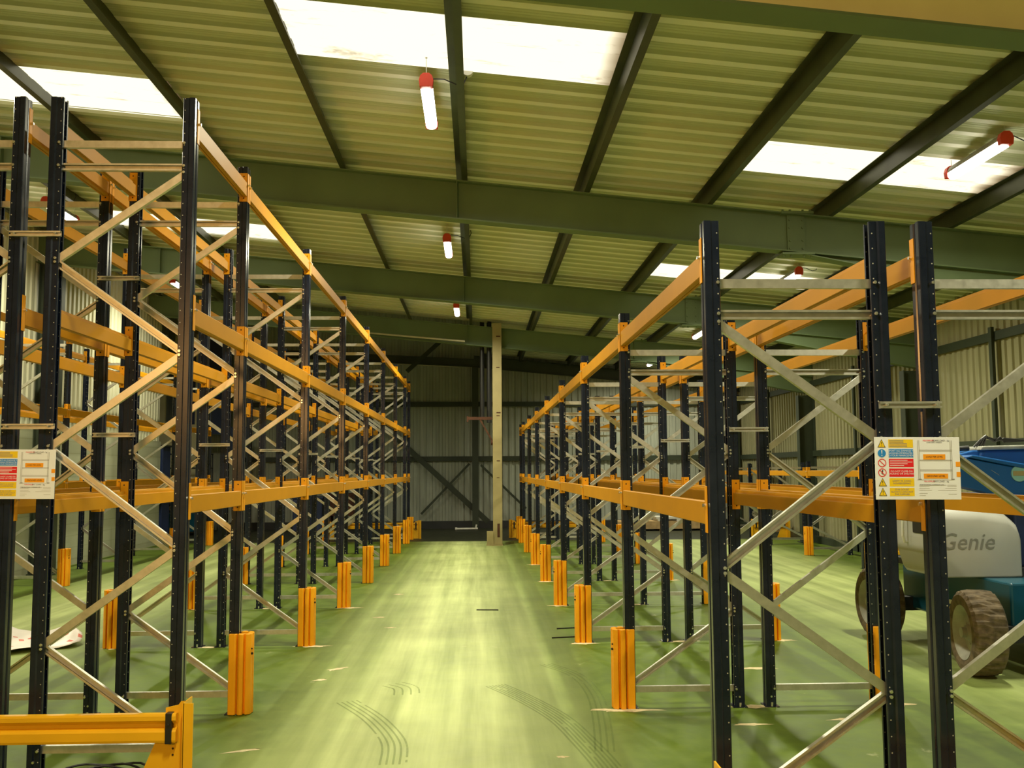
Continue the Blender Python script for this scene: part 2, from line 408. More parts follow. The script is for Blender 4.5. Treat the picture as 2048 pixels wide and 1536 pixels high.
# ------------------------------------------------------------------ roof steel
def ibeam_poly(h, w, tf=.016, tw=.010):
    a, b = w/2, tw/2
    return [(-a, 0), (a, 0), (a, tf), (b, tf), (b, h-tf), (a, h-tf), (a, h), (-a, h), (-a, h-tf), (-b, h-tf), (-b, tf), (-a, tf)]
YRF = [5.85, 11.7, 17.6, 23.55]
WH = ['nearest to the camera, cut by the top right corner', 'second, its green web crossing the whole picture', 'third, half way down the aisle', 'fourth, behind the cream column']
for i, y in enumerate(YRF):
    t = thing('rafter', 'sloping green steel roof rafter, '+WH[i], 'roof beam', (0, y, zb(0)), 'green rafters under the roof')
    mb = MB(); P0, P1 = (XW0, 0, -.0955*XW0), (XW1, 0, -.0955*XW1); h = .48
    if i == 0:      # lower flange separately green, cream web colour imitates warm light
        w = MB(); w.sweep([(-.006, .02), (.006, .02), (.006, h), (-.006, h)], P0, P1, (0, 1, 0), (0, 0, 1)); w.obj('web', 'weblit', t, label='web with warm light painted in as cream')
        mb.sweep([(-.12, 0), (.12, 0), (.12, .02), (-.12, .02)], P0, P1, (0, 1, 0), (0, 0, 1))
        mb.sweep([(-.12, h), (.12, h), (.12, h+.02), (-.12, h+.02)], P0, P1, (0, 1, 0), (0, 0, 1))
        mb.obj('flange', 'rafter', t)
    else:
        mb.sweep(ibeam_poly(h+.01, .19), P0, P1, (0, 1, 0), (0, 0, 1)); mb.obj('girder', 'rafter', t)
        st = MB(); st.box(.0-.25, -.24, -.09, 0, .0955*.25+.016, h+.02); st.box(XW0+2.2, XW0+2.21, -.09, 0, .58, 1.02); st.obj('stiffener', 'rafter', t)
    # haunch towards the right-hand column with a bolted splice
    hn = MB(); xs = 3.95
    hn.add([(xs, -.005, -.0955*xs), (XW1, -.005, -.0955*XW1), (XW1, -.005, -.0955*XW1-.42), (xs, .005, -.0955*xs), (XW1, .005, -.0955*XW1), (XW1, .005, -.0955*XW1-.42)],
           [(0, 1, 2), (3, 5, 4), (0, 2, 5, 3), (0, 3, 4, 1), (1, 4, 5, 2)])
    hn.sweep([(-.095, -.012), (.095, -.012), (.095, 0), (-.095, 0)], (xs, 0, -.0955*xs), (XW1, 0, -.0955*XW1-.42), (0, 1, 0), (0, 0, 1))
    hn.obj('haunch', 'rafter', t)
    sp = MB(); sp.box(xs-.11, xs+.11, -.03, .03, -.0955*xs-.01, -.0955*xs+h+.02)
    sp.box(xs-.20, xs+.20, -.11, .11, -.0955*xs+h+.0, -.0955*xs+h+.03); sp.box(xs-.2, xs+.2, -.11, .11, -.0955*xs-.03, -.0955*xs-.005)
    for bx in (-.08, .08):
        for bz in (.06, .16, .32, .42):
            sp.cyl((xs+bx, -.045, -.0955*xs+bz), (xs+bx, -.03, -.0955*xs+bz), .014, 6)
    for bx in (-.17, -.08, .08, .17):
        sp.cyl((xs+bx, -.06, -.0955*xs+h+.02), (xs+bx, -.06, -.0955*xs+h+.06), .014, 6)
        sp.cyl((xs+bx, -.06, -.0955*xs-.06), (xs+bx, -.06, -.0955*xs-.02), .014, 6)
    sp.obj('splice_plate', 'rafter', t)
# gable rafter at the rear wall
t = thing('rafter', 'dark slim rafter at the top of the rear wall cladding', 'roof beam', (0, 30.2, zb(0)), 'green rafters under the roof')
mb = MB(); mb.sweep(ibeam_poly(.36, .14), (-.1, 0, .19), (XW1, 0, -.0955*XW1+.18), (0, 1, 0), (0, 0, 1)); mb.sweep(ibeam_poly(.24, .14), (XW0, 0, .2-.05*XW0), (-.1, 0, .2), (0, 1, 0), (0, 0, 1)); mb.obj('girder', 'darkgreen', t)

def zpurlin(): return [(-.07, .178), (0, .178), (.004, .0), (.075, .0), (.075, .018), (.070, .018), (.070, .006), (.010, .006), (.008, .184), (-.07, .184)]
pur_side = ['second left of the hanging lamp row', 'over the middle of the aisle beside the lamp row']
for i, x in enumerate(PX[1:-1]):
    n = i+1
    yend = 23.6 if x < .2 else 30.3
    o = MB().sweep(zpurlin(), (0, FY0+.05, 0), (0, yend, 0), (1, 0, 0), (0, 0, 1)).obj('purlin', 'purlin', loc=(x, 0, zb(x)+.49))
    tag(o, 'dark steel roof purlin running lengthways, %s from the left wall' % ORD[n-1] if n <= 10 else 'dark steel roof purlin running lengthways, closest to the right wall', 'purlin', 'purlins under the roof sheets')

# columns and wall rails
def column(x, y, ztop, label, w=.19, d=.4):
    t = thing('wall_column', label, 'column', (x, y, 0), 'steel columns along the side walls')
    s = 1 if x > 0 else -1
    MB().sweep([(a*s, b) for a, b in [(-d/2, -w/2), (-d/2+.014, -w/2), (-d/2+.014, -.005), (d/2-.014, -.005), (d/2-.014, -w/2), (d/2, -w/2), (d/2, w/2), (d/2-.014, w/2), (d/2-.014, .005), (-d/2+.014, .005), (-d/2+.014, w/2), (-d/2, w/2)]],
               (0, 0, .02), (0, 0, ztop), (1, 0, 0), (0, 1, 0)).obj('shaft', 'darkgreen', t)
    MB().box(-d/2-.05, d/2+.05*(x < 0)-(.03 if x > 0 else 0), -w/2-.05, w/2+.05, 0, .02).obj('base_plate', 'darkgreen', t)
for i, y in enumerate([5.85, 11.7, 17.6, 23.5]):
    column(XW1-.21, y, zb(XW1)-.45, 'dark steel column on the right wall, %s from the camera' % ORD[i])
    if y < 20: column(XW0+.27, y, zb(XW0)-.02, 'dark steel column on the left wall, %s from the camera' % ORD[i])
column(8.0, 30.2, 4.1, 'dark steel column in the rear right corner')
o = MB().sweep(ibeam_poly(.2, .2), (0, 0, 0), (0, 0, 5.0), (1, 0, 0), (0, 1, 0)).obj('gable_column', 'darkgreen', loc=(-.07, 30.15, 0))
tag(o, 'dark green column against the rear wall, left of the cream column', 'column')
def rail(P0, P1, name, label, grp, h=.14, mat='darkgreen'):
    o = MB().sweep([(0, 0), (.06, 0), (.06, .01), (.012, .01), (.012, h-.01), (.06, h-.01), (.06, h), (0, h)], (0, 0, 0), Vector(P1)-Vector(P0),
                   (1, 0, 0) if abs(P1[1]-P0[1]) > 1 else (0, 1, 0), (0, 0, 1)).obj(name, mat, loc=P0)
    return tag(o, label, 'wall rail', grp)
SEG = [FY0+.1, 5.7, 11.6, 17.5, 23.4, 29.9]
for lv, z in (('upper', 3.79), ('lower', 2.08)):
    o = rail((XW1-.065, FY0+.1, z), (XW1-.065, 30.0, z), 'sheeting_rail', 'dark %s sheeting rail along the right wall cladding' % lv, 'rails on the wall cladding')
    rail((-7.6, FY1-.10, z), (8.0, FY1-.10, z), 'sheeting_rail', 'dark %s horizontal rail across the rear wall cladding' % lv, 'rails on the wall cladding', .15)
rail((XW0+.005, FY0+.1, 3.85), (XW0+.005, 24.3, 3.85), 'sheeting_rail', 'dark sheeting rail along the left wall cladding', 'rails on the wall cladding')
for i, y in enumerate((2.9, 8.8, 15.0, 20.7, 26.9)):
    o = MB().box(-.05, .0, -.045, .045, 0, 4.0).obj('wall_post', 'darkgreen', loc=(XW1-.07, y, 0))
    tag(o, 'slim dark vertical post on the right wall, %s from the camera' % ORD[i], 'wall post', 'slim posts between wall columns')
# bracing on the rear wall
def flat(P0, P1, label, w=.09, name='wall_brace', mat='darkgreen'):
    P0, P1 = Vector(P0), Vector(P1); d = (P1-P0).normalized(); u = Vector((-d.z, 0, d.x))
    o = MB().sweep([(-w/2, -.01), (w/2, -.01), (w/2, .01), (-w/2, .01)], (0, 0, 0), P1-P0, u, (0, 1, 0)).obj(name, mat, loc=P0)
    return tag(o, label, 'brace', 'diagonal braces at the rear wall')
k = 30.2/29.4
flat((-2.95, 30.25, 3.2), (.32, 30.25, .2), 'broad dark diagonal brace falling right toward the cream column foot', .17)
flat((-1.75, 30.30, .45), (-.25, 30.30, 2.0), 'thin dark diagonal brace rising right to the gable column', .07)
flat((.1, 30.30, 1.95), (1.5, 30.30, .6), 'thin dark diagonal brace falling right behind the right rack', .07)
flat((-2.15, 29.5, 4.8), (-1.1, 29.5, 5.75), 'dark diagonal roof brace above the end of the left rack', .13)
# cream column, downpipes and rusty bracket
t = thing('cream_column', 'cream painted column with rust patches at the end of the aisle', 'column', (.475, 23.38, 0))
MB().box(-.11, .11, -.09, .07, .03, 5.34).obj('shaft', 'cream', t, bevel=.006)
MB().box(-.27, .12, -.13, .13, 0, .03).box(-.26, -.1, -.12, .06, .03, .34).obj('base_block', 'cream', t, label='cream block bolted at the foot')
r_ = MB(); r_.box(-.01, .05, -.094, -.089, .20, .52)
for zz, w_ in ((5.0, .03), (4.25, .02), (3.15, .03), (3.08, .02), (2.0, .02), (1.6, .012)): r_.box(-.02, .02+w_*2, -.093, -.089, zz, zz+w_)
r_.obj('rust_patch', 'rust', t, label='rust red patches')
for i, (x, z0) in enumerate(((.135, 3.05), (.31, 2.95))):
    o = MB().cyl((0, 0, 0), (0, 0, 5.6-z0), .062 if i else .055, 14).obj('downpipe', 'black', loc=(x-.02, 23.85, z0), smooth=True)
    tag(o, 'black vertical downpipe left of the cream column, %s one' % ('right' if i else 'left'), 'pipe', 'black downpipes by the cream column')
t = thing('pipe_bracket', 'rusty triangular bracket fixed to the left of the cream column', 'bracket', (.36, 23.42, 2.45))
MB().box(-.62, 0, -.03, .03, .55, .62).box(-.62, -.58, -.05, .05, .50, .64).obj('arm', 'rust', t)
MB().sweep([(-.02, -.02), (.02, -.02), (.02, .02), (-.02, .02)], (-.3, 0, .56), (0, 0, .03), (.86, 0, .5), (0, 1, 0)).obj('strut', 'rust', t)
MB().cyl((-.04, 0, .0), (.02, 0, .0), .06, 10).obj('pad', 'rust', t)
o = MB().cyl((-2.65, 0, 5.10), (-.30, 0, 4.89), .022, 10).obj('conduit', 'conduit', loc=(0, 23.25, 0))
tag(o, 'thin pale conduit under the fourth rafter above the left rack end', 'conduit')
o = MB().cyl((-2.65, 0, 5.08), (-.6, 0, 4.98), .015, 10).obj('conduit', 'conduit', loc=(0, 29.9, 0))
tag(o, 'thin pale conduit below the dark beam at the rear wall', 'conduit')

# ------------------------------------------------------------------ LED battens
LAMPW, LAMPC = 172., (1, .96, .70)
def make_lamp():
    t = thing('led_batten', '', 'ceiling light', (0, 0, 0), 'LED battens hung in rows')
    pr = [(-.052, 0), (.052, 0), (.060, .03), (.035, .075), (-.035, .075), (-.060, .03)]
    MB().sweep(pr, (0, -.50, 0), (0, .50, 0), (1, 0, 0), (0, 0, 1)).obj('housing', 'rim', t, bevel=.004)
    for s in (-1, 1):
        e = MB().sweep([(a*1.08, b*1.06-.035) for a, b in [(-.055, 0), (.055, 0), (.062, .06), (.05, .10), (.025, .122), (-.025, .122), (-.05, .10), (-.062, .06)]], (0, s*.50, 0), (0, s*.565, 0), (1, 0, 0), (0, 0, 1))
        e.obj('end_cap', 'red', t, bevel=.004, label='red end cap')
    df = [(-.056, .012), (-.056, -.02), (-.045, -.045), (-.02, -.056), (.02, -.056), (.045, -.045), (.056, -.02), (.056, .012)]
    MB().sweep(df, (0, -.498, 0), (0, .498, 0), (1, 0, 0), (0, 0, 1)).obj('diffuser', 'lamp', t, label='glowing white diffuser')
    ld = bpy.data.lights.new('led_strip', 'AREA'); ld.shape = 'RECTANGLE'; ld.size = .09; ld.size_y = .95; ld.energy = LAMPW; ld.color = LAMPC; ld.spread = math.radians(165)
    lo = bpy.data.objects.new('led_strip', ld); COL.objects.link(lo); lo.parent = t; lo.location = (0, 0, -.060)
    for s in (-1, 1):
        MB().cyl((0, s*.52, .08), (0, s*.52, .38), .004, 6).cyl((0, s*.52, .25), (0, s*.52, .27), .012, 8).obj('hanger', 'galv', t)
    c = [(.0, -.30, .09), (.06, -.36, .12), (.16, -.40, .10), (.27, -.38, .06), (.34, -.36, .08), (.37, -.35, .15), (.36, -.35, .20)]
    MB().tube(c, .006, 6).obj('cable', 'black', t)
    return t
LP = [(-.46, 9.14, 5.30, 'first of the centre row seen from the camera, over the aisle'), (-.46, 15.15, 5.30, 'second of the centre row, over the aisle'), (-.45, 21.2, 5.30, 'third of the centre row, smallest, over the aisle'),
      (5.03, 9.35, 4.87, 'largest of the right row, at the right edge'), (5.09, 15.5, 4.87, 'second of the right row'), (5.1, 21.9, 4.87, 'third of the right row'), (5.07, 27.9, 4.87, 'farthest of the right row'),
      (-6.5, 9.0, 5.84, 'nearest over the left wall rack, beyond the left edge'), (-6.5, 15.1, 5.84, 'high over the left wall rack behind the front inner post'), (-6.5, 21.2, 5.84, 'far one over the left wall rack behind the front aisle post'),
      (-.46, 3.1, 5.30, 'of the centre row above the camera'), (5.0, 3.2, 4.87, 'of the right row above the camera')]
l0 = make_lamp()
for i, (x, y, z, d) in enumerate(LP):
    lb = 'red-capped LED batten light, '+d
    if i == 7: keep = [c.data for c in l0.children if c.type == 'LIGHT'][0]
    if i == 0: l0.location = (x, y, z); l0['label'] = lb; o = l0
    else:
        o = dup(l0, (x, y, z), lb)
        if i in (7, 8, 9):
            for c in o.children:
                if c.type == 'LIGHT': c.data = c.data.copy(); c.data.energy = LAMPW*1.05
o = MB().cyl((0, -.03, 0), (0, .03, 0), .055, 16).box(-.03, .03, -.03, .03, 0, .09).obj('junction_box', 'whiteplastic', loc=(-.085, 8.78, 5.50), smooth=True)
tag(o, 'small white junction box on the purlin beside the nearest aisle light', 'junction box')

# ------------------------------------------------------------------ pallet racking
def upright_poly(s):   # s=+1: front face looks to -x
    half = [(-.029, .000), (-.029, .010), (-.036, .014), (-.036, .043), (-.033, .0455), (-.006, .0455), (.002, .038), (.034, .038), (.037, .034), (.037, .020)]
    line = [(x, -y) for x, y in half[::-1]]+half[1:]
    return [(x*s, y) for x, y in thick(line, .0035)]
def channel(w=.042, d=.026, t=.003): return thick([(-w/2+.009, d), (-w/2, d), (-w/2, 0), (w/2, 0), (w/2, d), (w/2-.009, d)], t)
FRM = {}
def make_frame(H, s, hz, nodes, depth=.82):
    """s=+1: the rear post stands toward +x of the aisle post"""
    t = thing('upright_frame', '', 'rack frame')
    for xx, ss in ((0, s), (s*depth, -s)):
        u_ = MB().sweep(upright_poly(1), (0, 0, .006), (0, 0, H), (1, 0, 0), (0, 1, 0)).obj('upright', 'upright', t, loc=(xx, 0, 0))
        if ss < 0: u_.rotation_euler = (0, 0, PI)
    for xx, ss in ((0, s), (s*depth, -s)):
        f = MB(); f.box(-.055, .055, -.065, .065, 0, .006); f.cyl((ss*.0, -.052, 0), (0, -.052, .035), .009, 6, 1); f.cyl((0, -.048, .075), (0, -.030, .075), .008, 6, 1)
        f.obj('foot_plate', ['upright', 'bolt'], t, loc=(xx, 0, 0))
    xa, xb = s*.024, s*(depth-.024)
    def brace(P0, P1, name, openf, zoff=0):
        P0, P1 = Vector(P0), Vector(P1); d = (P1-P0).normalized(); u = Vector((-d.z, 0, d.x)); v = Vector((0, -1 if openf else 1, 0))
        y0 = .013 if openf else -.013
        mb = MB().sweep(channel(), P0+Vector((0, y0, 0)), P1+Vector((0, y0, 0)), u, v)
        for P in (P0, P1):
            mb.cyl(P+Vector((0, -.055, 0)), P+Vector((0, .055, 0)), .006, 6, 1); mb.cyl(P+Vector((0, -.053, 0)), P+Vector((0, -.043, 0)), .009, 6, 1)
        mb.obj(name, ['galv', 'bolt'], t)
    for i, z in enumerate(hz): brace((xa, 0, z), (xb, 0, z), 'horizontal_brace', i % 2 == 1)
    for i, (za, zb_) in enumerate(zip(nodes[:-1], nodes[1:])):
        x0, x1 = (xa, xb) if i % 2 == 0 else (xb, xa)
        brace((x0, 0, za-.012), (x1, 0, zb_+.012), 'diagonal_brace', i % 2 == 1)
    return t
SPEC = {'R': (2.985, [2.68, 2.527, .134], [2.50, 1.91, 1.30, .72, .165]),
        'L': (4.13, [3.836, 3.69, .14], [3.66, 3.09, 2.51, 1.93, 1.32, .745, .17]),
        'S': (1.93, [1.80, .14], [1.74, 1.15, .60, .17])}
def frame_at(kind, s, x, y, label, group):
    key = (kind, s)
    if key not in FRM:
        FRM[key] = make_frame(SPEC[kind][0], s, SPEC[kind][1], SPEC[kind][2]); t = FRM[key]; t.location = (x, y, 0); t['label'] = label; t['group'] = group
        return t
    return dup(FRM[key], (x, y, 0), label, group)

BM = {}
def make_beam(L, s, h=.112):
    """beam between two uprights; s=+1: outer face looks to -x. Root in the middle of the near end."""
    t = thing('rack_beam', '', 'rack beam')
    a, b = -.037*s, .012*s
    pr = [(a, -h/2+.004), (a+.004*s, -h/2), (b-.020*s, -h/2), (b-.020*s, -h/2+.009), (b-.015*s, -h/2+.009), (b-.015*s, -h/2), (b, -h/2), (b, h/2-.027), (b-.003*s, h/2-.024), (b-.016*s, h/2-.022), (b-.017*s, h/2-.003), (b-.020*s, h/2), (a+.004*s, h/2), (a, h/2-.004)]
    MB().sweep(pr, (0, .004, -.018), (0, L-.004, -.018), (1, 0, 0), (0, 0, 1)).obj('box_section', 'beam', t)
    for e, (y, sy) in enumerate(((0, 1), (L, -1))):
        c = MB(); ya, yb = (y, y+.004) if sy > 0 else (y-.004, y)
        x0, x1 = sorted((-.042*s, .020*s)); c.box(x0, x1, ya, yb, -.112, .112)
        # lip hooked round the face of the upright
        x0, x1 = sorted((-.042*s, -.0375*s)); y0, y1 = sorted((y+sy*.004, y-sy*.040)); c.box(x0, x1, y0, y1, -.112, .112)
        for hz in (-.085, .085):
            yy = (ya-.001, yb+.001); c.cyl((-.012*s, yy[0], hz), (-.012*s, yy[1], hz), .006, 8, 1)
        c.obj('connector', ['lip', 'hole'], t, bevel=.0012, segs=1)
        MB().cyl((-.056*s, y-sy*.012, .018), (-.040*s, y-sy*.012, .018), .009, 8).obj('locking_pin', 'bolt', t)
    return t
def beam_at(L, s, x, y, z, label, group):
    key = (round(L, 2), s)
    if key not in BM:
        BM[key] = make_beam(L, s); t = BM[key]; t.location = (x, y, z); t['label'] = label; t['group'] = group; return t
    return dup(BM[key], (x, y, z), label, group)

GD = {}
def make_guard(s):
    t = thing('post_protector', '', 'post protector')
    outer = [(.030, -.070), (.026, -.078), (-.012, -.080), (-.022, -.076), (-.026, -.070), (-.030, -.046), (-.036, -.046), (-.040, -.078), (-.054, -.086), (-.068, -.084), (-.078, -.078), (-.081, -.046), (-.090, -.044), (-.095, -.074), (-.112, -.066), (-.128, -.052), (-.134, -.034),
             (-.134, -.020), (-.118, -.015), (-.118, -.009), (-.137, -.004), (-.138, .014), (-.134, .034)]
    outer = outer+[(-.128, .052), (-.112, .066), (-.095, .074), (-.090, .044), (-.081, .046), (-.078, .078), (-.068, .084), (-.054, .086), (-.040, .078), (-.036, .046), (-.030, .046), (-.026, .070), (-.012, .080), (.026, .078), (.030, .070)]
    inner = [(.030, .049), (-.012, .049), (-.024, .036), (-.098, .032), (-.098, -.032), (-.024, -.036), (-.012, -.049), (.030, -.049)]
    pl = [(x*s, y) for x, y in outer+inner]
    MB().sweep(pl, (0, 0, .003), (0, 0, .585), (1, 0, 0), (0, 1, 0)).obj('sleeve', 'guard', t, bevel=.003, segs=1)
    MB().cyl((-.130*s, -.040, .440), (-.140*s, -.046, .440), .009, 8).cyl((-.128*s, -.040, .475), (-.137*s, -.046, .475), .006, 8).obj('strap_button', 'hole', t)
    return t
def guard_at(s, x, y, label, group):
    if s not in GD:
        GD[s] = make_guard(s); t = GD[s]; t.location = (x, y, 0); t['label'] = label; t['group'] = group; return t
    return dup(GD[s], (x, y, 0), label, group)

LV = {'top': {'R': 2.80, 'L': 3.965}, 'middle': {'L': 2.77}, 'low': {'R': 1.585, 'L': 1.60}}
def rack(name, kind, s, x, ks, levels, guards, sides, yfun=YK, lz=None, framegap=0):
    """name: how labels call the rack; ks: frame positions; sides: (aisle side text, rear side text)"""
    for n, k in enumerate(ks):
        frame_at(kind, s, x, yfun(k), 'dark upright frame with grey bracing, %s from camera in %s' % (ORD[n], name), 'upright frames of '+name)
        if k in guards:
            guard_at(s, x+framegap, yfun(k), 'orange ribbed post protector at the foot of the %s frame of %s' % (ORD[n], name), 'orange post protectors of '+name)
    for n, (ka, kb) in enumerate(zip(ks[:-1], ks[1:])):
        L = yfun(kb)-yfun(ka)-.094
        for lv in levels:
            z = lz if lz else LV[lv]['R' if kind == 'R' else 'L']
            for side, (xx, ss) in zip(sides, ((x, s), (x+s*.82, -s))):
                beam_at(L, ss, xx, yfun(ka)+.047, z, 'orange %s beam on %s of %s, %s bay from camera' % (lv, side, name, ORD[n]), 'orange beams of '+name)
KR = [0, 1, 2, 3, 4, 5, 6, 7, 7.5]
KL = [.5, 1, 2, 3, 4, 5, 6, 7, 7.5]
NA, NB_, NC = 'the right aisle rack', 'the right outer rack', 'the right wall rack'
MA, MB_, MC = 'the left aisle rack', 'the left outer rack', 'the left wall rack'
rack(NA, 'R', 1, XR, KR, ['low', 'top'], KR[1:-1]+[7.5], ('aisle side', 'inner side'))
rack(NB_, 'R', -1, XR+.82+.24+.82, KR, ['low', 'top'], KR[:-1], ('outer side', 'inner side'))
rack(MA, 'L', -1, XL, KL, ['low', 'middle', 'top'], KL[1:-1]+[7.5], ('aisle side', 'inner side'))
rack(MB_, 'L', 1, XL-.80-.25-.82, KL, ['low', 'middle', 'top'], KL[1:-1], ('outer side', 'inner side'))
rack(MC, 'L', -1, -6.60, [3, 4, 5, 6, 7], ['low', 'middle', 'top'], [3, 4, 5, 6, 7], ('aisle side', 'wall side'))
rack(NC, 'S', 1, 6.88, [17.25, 20.04, 22.83], ['low'], [20.04], ('aisle side', 'wall side'), yfun=lambda k: k, lz=1.70)
rack('the far right wall rack', 'S', 1, 7.22, [25.65, 28.44], ['low'], [], ('aisle side', 'wall side'), yfun=lambda k: k, lz=1.70)

# short ties between back-to-back frames
def make_spacer(L):
    mb = MB().sweep(channel(.030, .02), (-.03, -.051, 0), (L+.03, -.051, 0), (0, 0, 1), (0, -1, 0))
    for xx in (0, L): mb.cyl((xx, -.085, 0), (xx, -.04, 0), .006, 6, 1)
    return mb.mesh('row_spacer', ['galv', 'bolt'])
spR, spL = make_spacer(.24), make_spacer(.25)
def spacer(me, x, y, z, label, g):
    o = bpy.data.objects.new('row_spacer', me); COL.objects.link(o); o.location = (x, y, z); tag(o, label, 'rack tie', g)
for n, k in enumerate(KR):
    spacer(spR, XR+.82, YK(k), 2.08, 'short grey tie joining the back-to-back right racks at frame pair %s' % ORD[n], 'ties between the right racks')
for n, k in enumerate(KL):
    for z, w in ((3.25, 'upper'), (2.06, 'lower')):
        spacer(spL, XL-.82-.25+.03, YK(k), z, 'short grey %s tie joining the back-to-back left racks at frame pair %s' % (w, ORD[n]), 'ties between the left racks')

# ------------------------------------------------------------------ rack end barriers
def end_barrier(x0, x1, y, label, sgn=-1, h=.42, hb=.48):
    t = thing('rack_end_barrier', label, 'barrier', (x0, y, 0), 'orange barriers at the rack ends')
    L = x1-x0
    pr = [(-.020, h), (-.058, h), (-.064, h-.012), (-.064, h-.035), (-.030, h-.060), (-.030, h-.078), (-.052, h-.090), (-.060, h-.100), (-.060, h-.145), (-.056, h-.158), (-.020, h-.158)]
    MB().sweep(pr, (.04, 0, 0), (L-.045, 0, 0), (0, -sgn, 0), (0, 0, 1)).obj('rail', 'barrier', t)
    for e, (xx, d) in enumerate(((0, 1), (L, -1))):
        m_ = MB(); pl = [(0, 0), (.28, 0), (.17, h-.165), (.115, h-.17), (.115, hb-.035), (.045, hb-.02), (.03, hb), (0, hb)]
        m_.sweep([(xx+d*a, b) for a, b in pl], (0, -.018, 0), (0, -.010, 0), (1, 0, 0), (0, 0, 1))
        m_.box(min(xx, xx+d*.008), max(xx, xx+d*.008), -.018, .10, 0, hb)
        m_.box(min(xx, xx-d*.055), max(xx, xx-d*.055), -.075, -.067, 0, hb); m_.box(min(xx-d*.004, xx+d*.004), max(xx-d*.004, xx+d*.004), -.075, -.018, 0, hb)
        for zz in (h-.20, h-.235): m_.cyl((xx+d*.07, -.021, zz), (xx+d*.07, -.0175, zz), .006, 8, 1)
        m_.obj('bracket', ['barrier', 'hole'], t)
        c_ = MB().box(xx+d*.085-.018, xx+d*.085+.018, -.066, -.012, h-.165, h+.004); c_.cyl((xx+d*.085, -.072, h-.06), (xx+d*.085, -.06, h-.06), .008, 8)
        c_.obj('end_cap', 'black', t, bevel=.008, label='black end cap')
    return t
end_barrier(-3.86, -1.66, 5.74, 'orange steel guard rail in front of the left rack, cut by bottom left corner')
end_barrier(6.83, 8.02, 17.02, 'orange end barrier on the floor in front of the right wall rack')
end_barrier(7.16, 8.08, 25.3, 'small orange end barrier before the far right wall rack')
end_barrier(.88, 3.28, 26.0, 'orange end barrier closing the far end of the right racks')
end_barrier(-3.95, -1.55, 26.0, 'orange end barrier closing the far end of the left racks')
end_barrier(1.05, 3.15, 4.33, 'orange end barrier before the right racks, its corner at the bottom edge')
# cable coil under the near barrier
cc = MB()
for k in range(4):
    pts = [(-.0+(.20+.02*k)*math.cos(a)+random.uniform(-.01, .01), (.15+.012*k)*math.sin(a), .01+.009*k+.02*math.sin(a*2+k)**2) for a in [2*PI*i/28 for i in range(29)]]
    cc.tube(pts, .007, 6)
o = cc.obj('cable_coil', 'black', loc=(-2.17, 5.86, .005), smooth=True)
tag(o, 'coil of black cable on the floor under the near left barrier', 'cable')

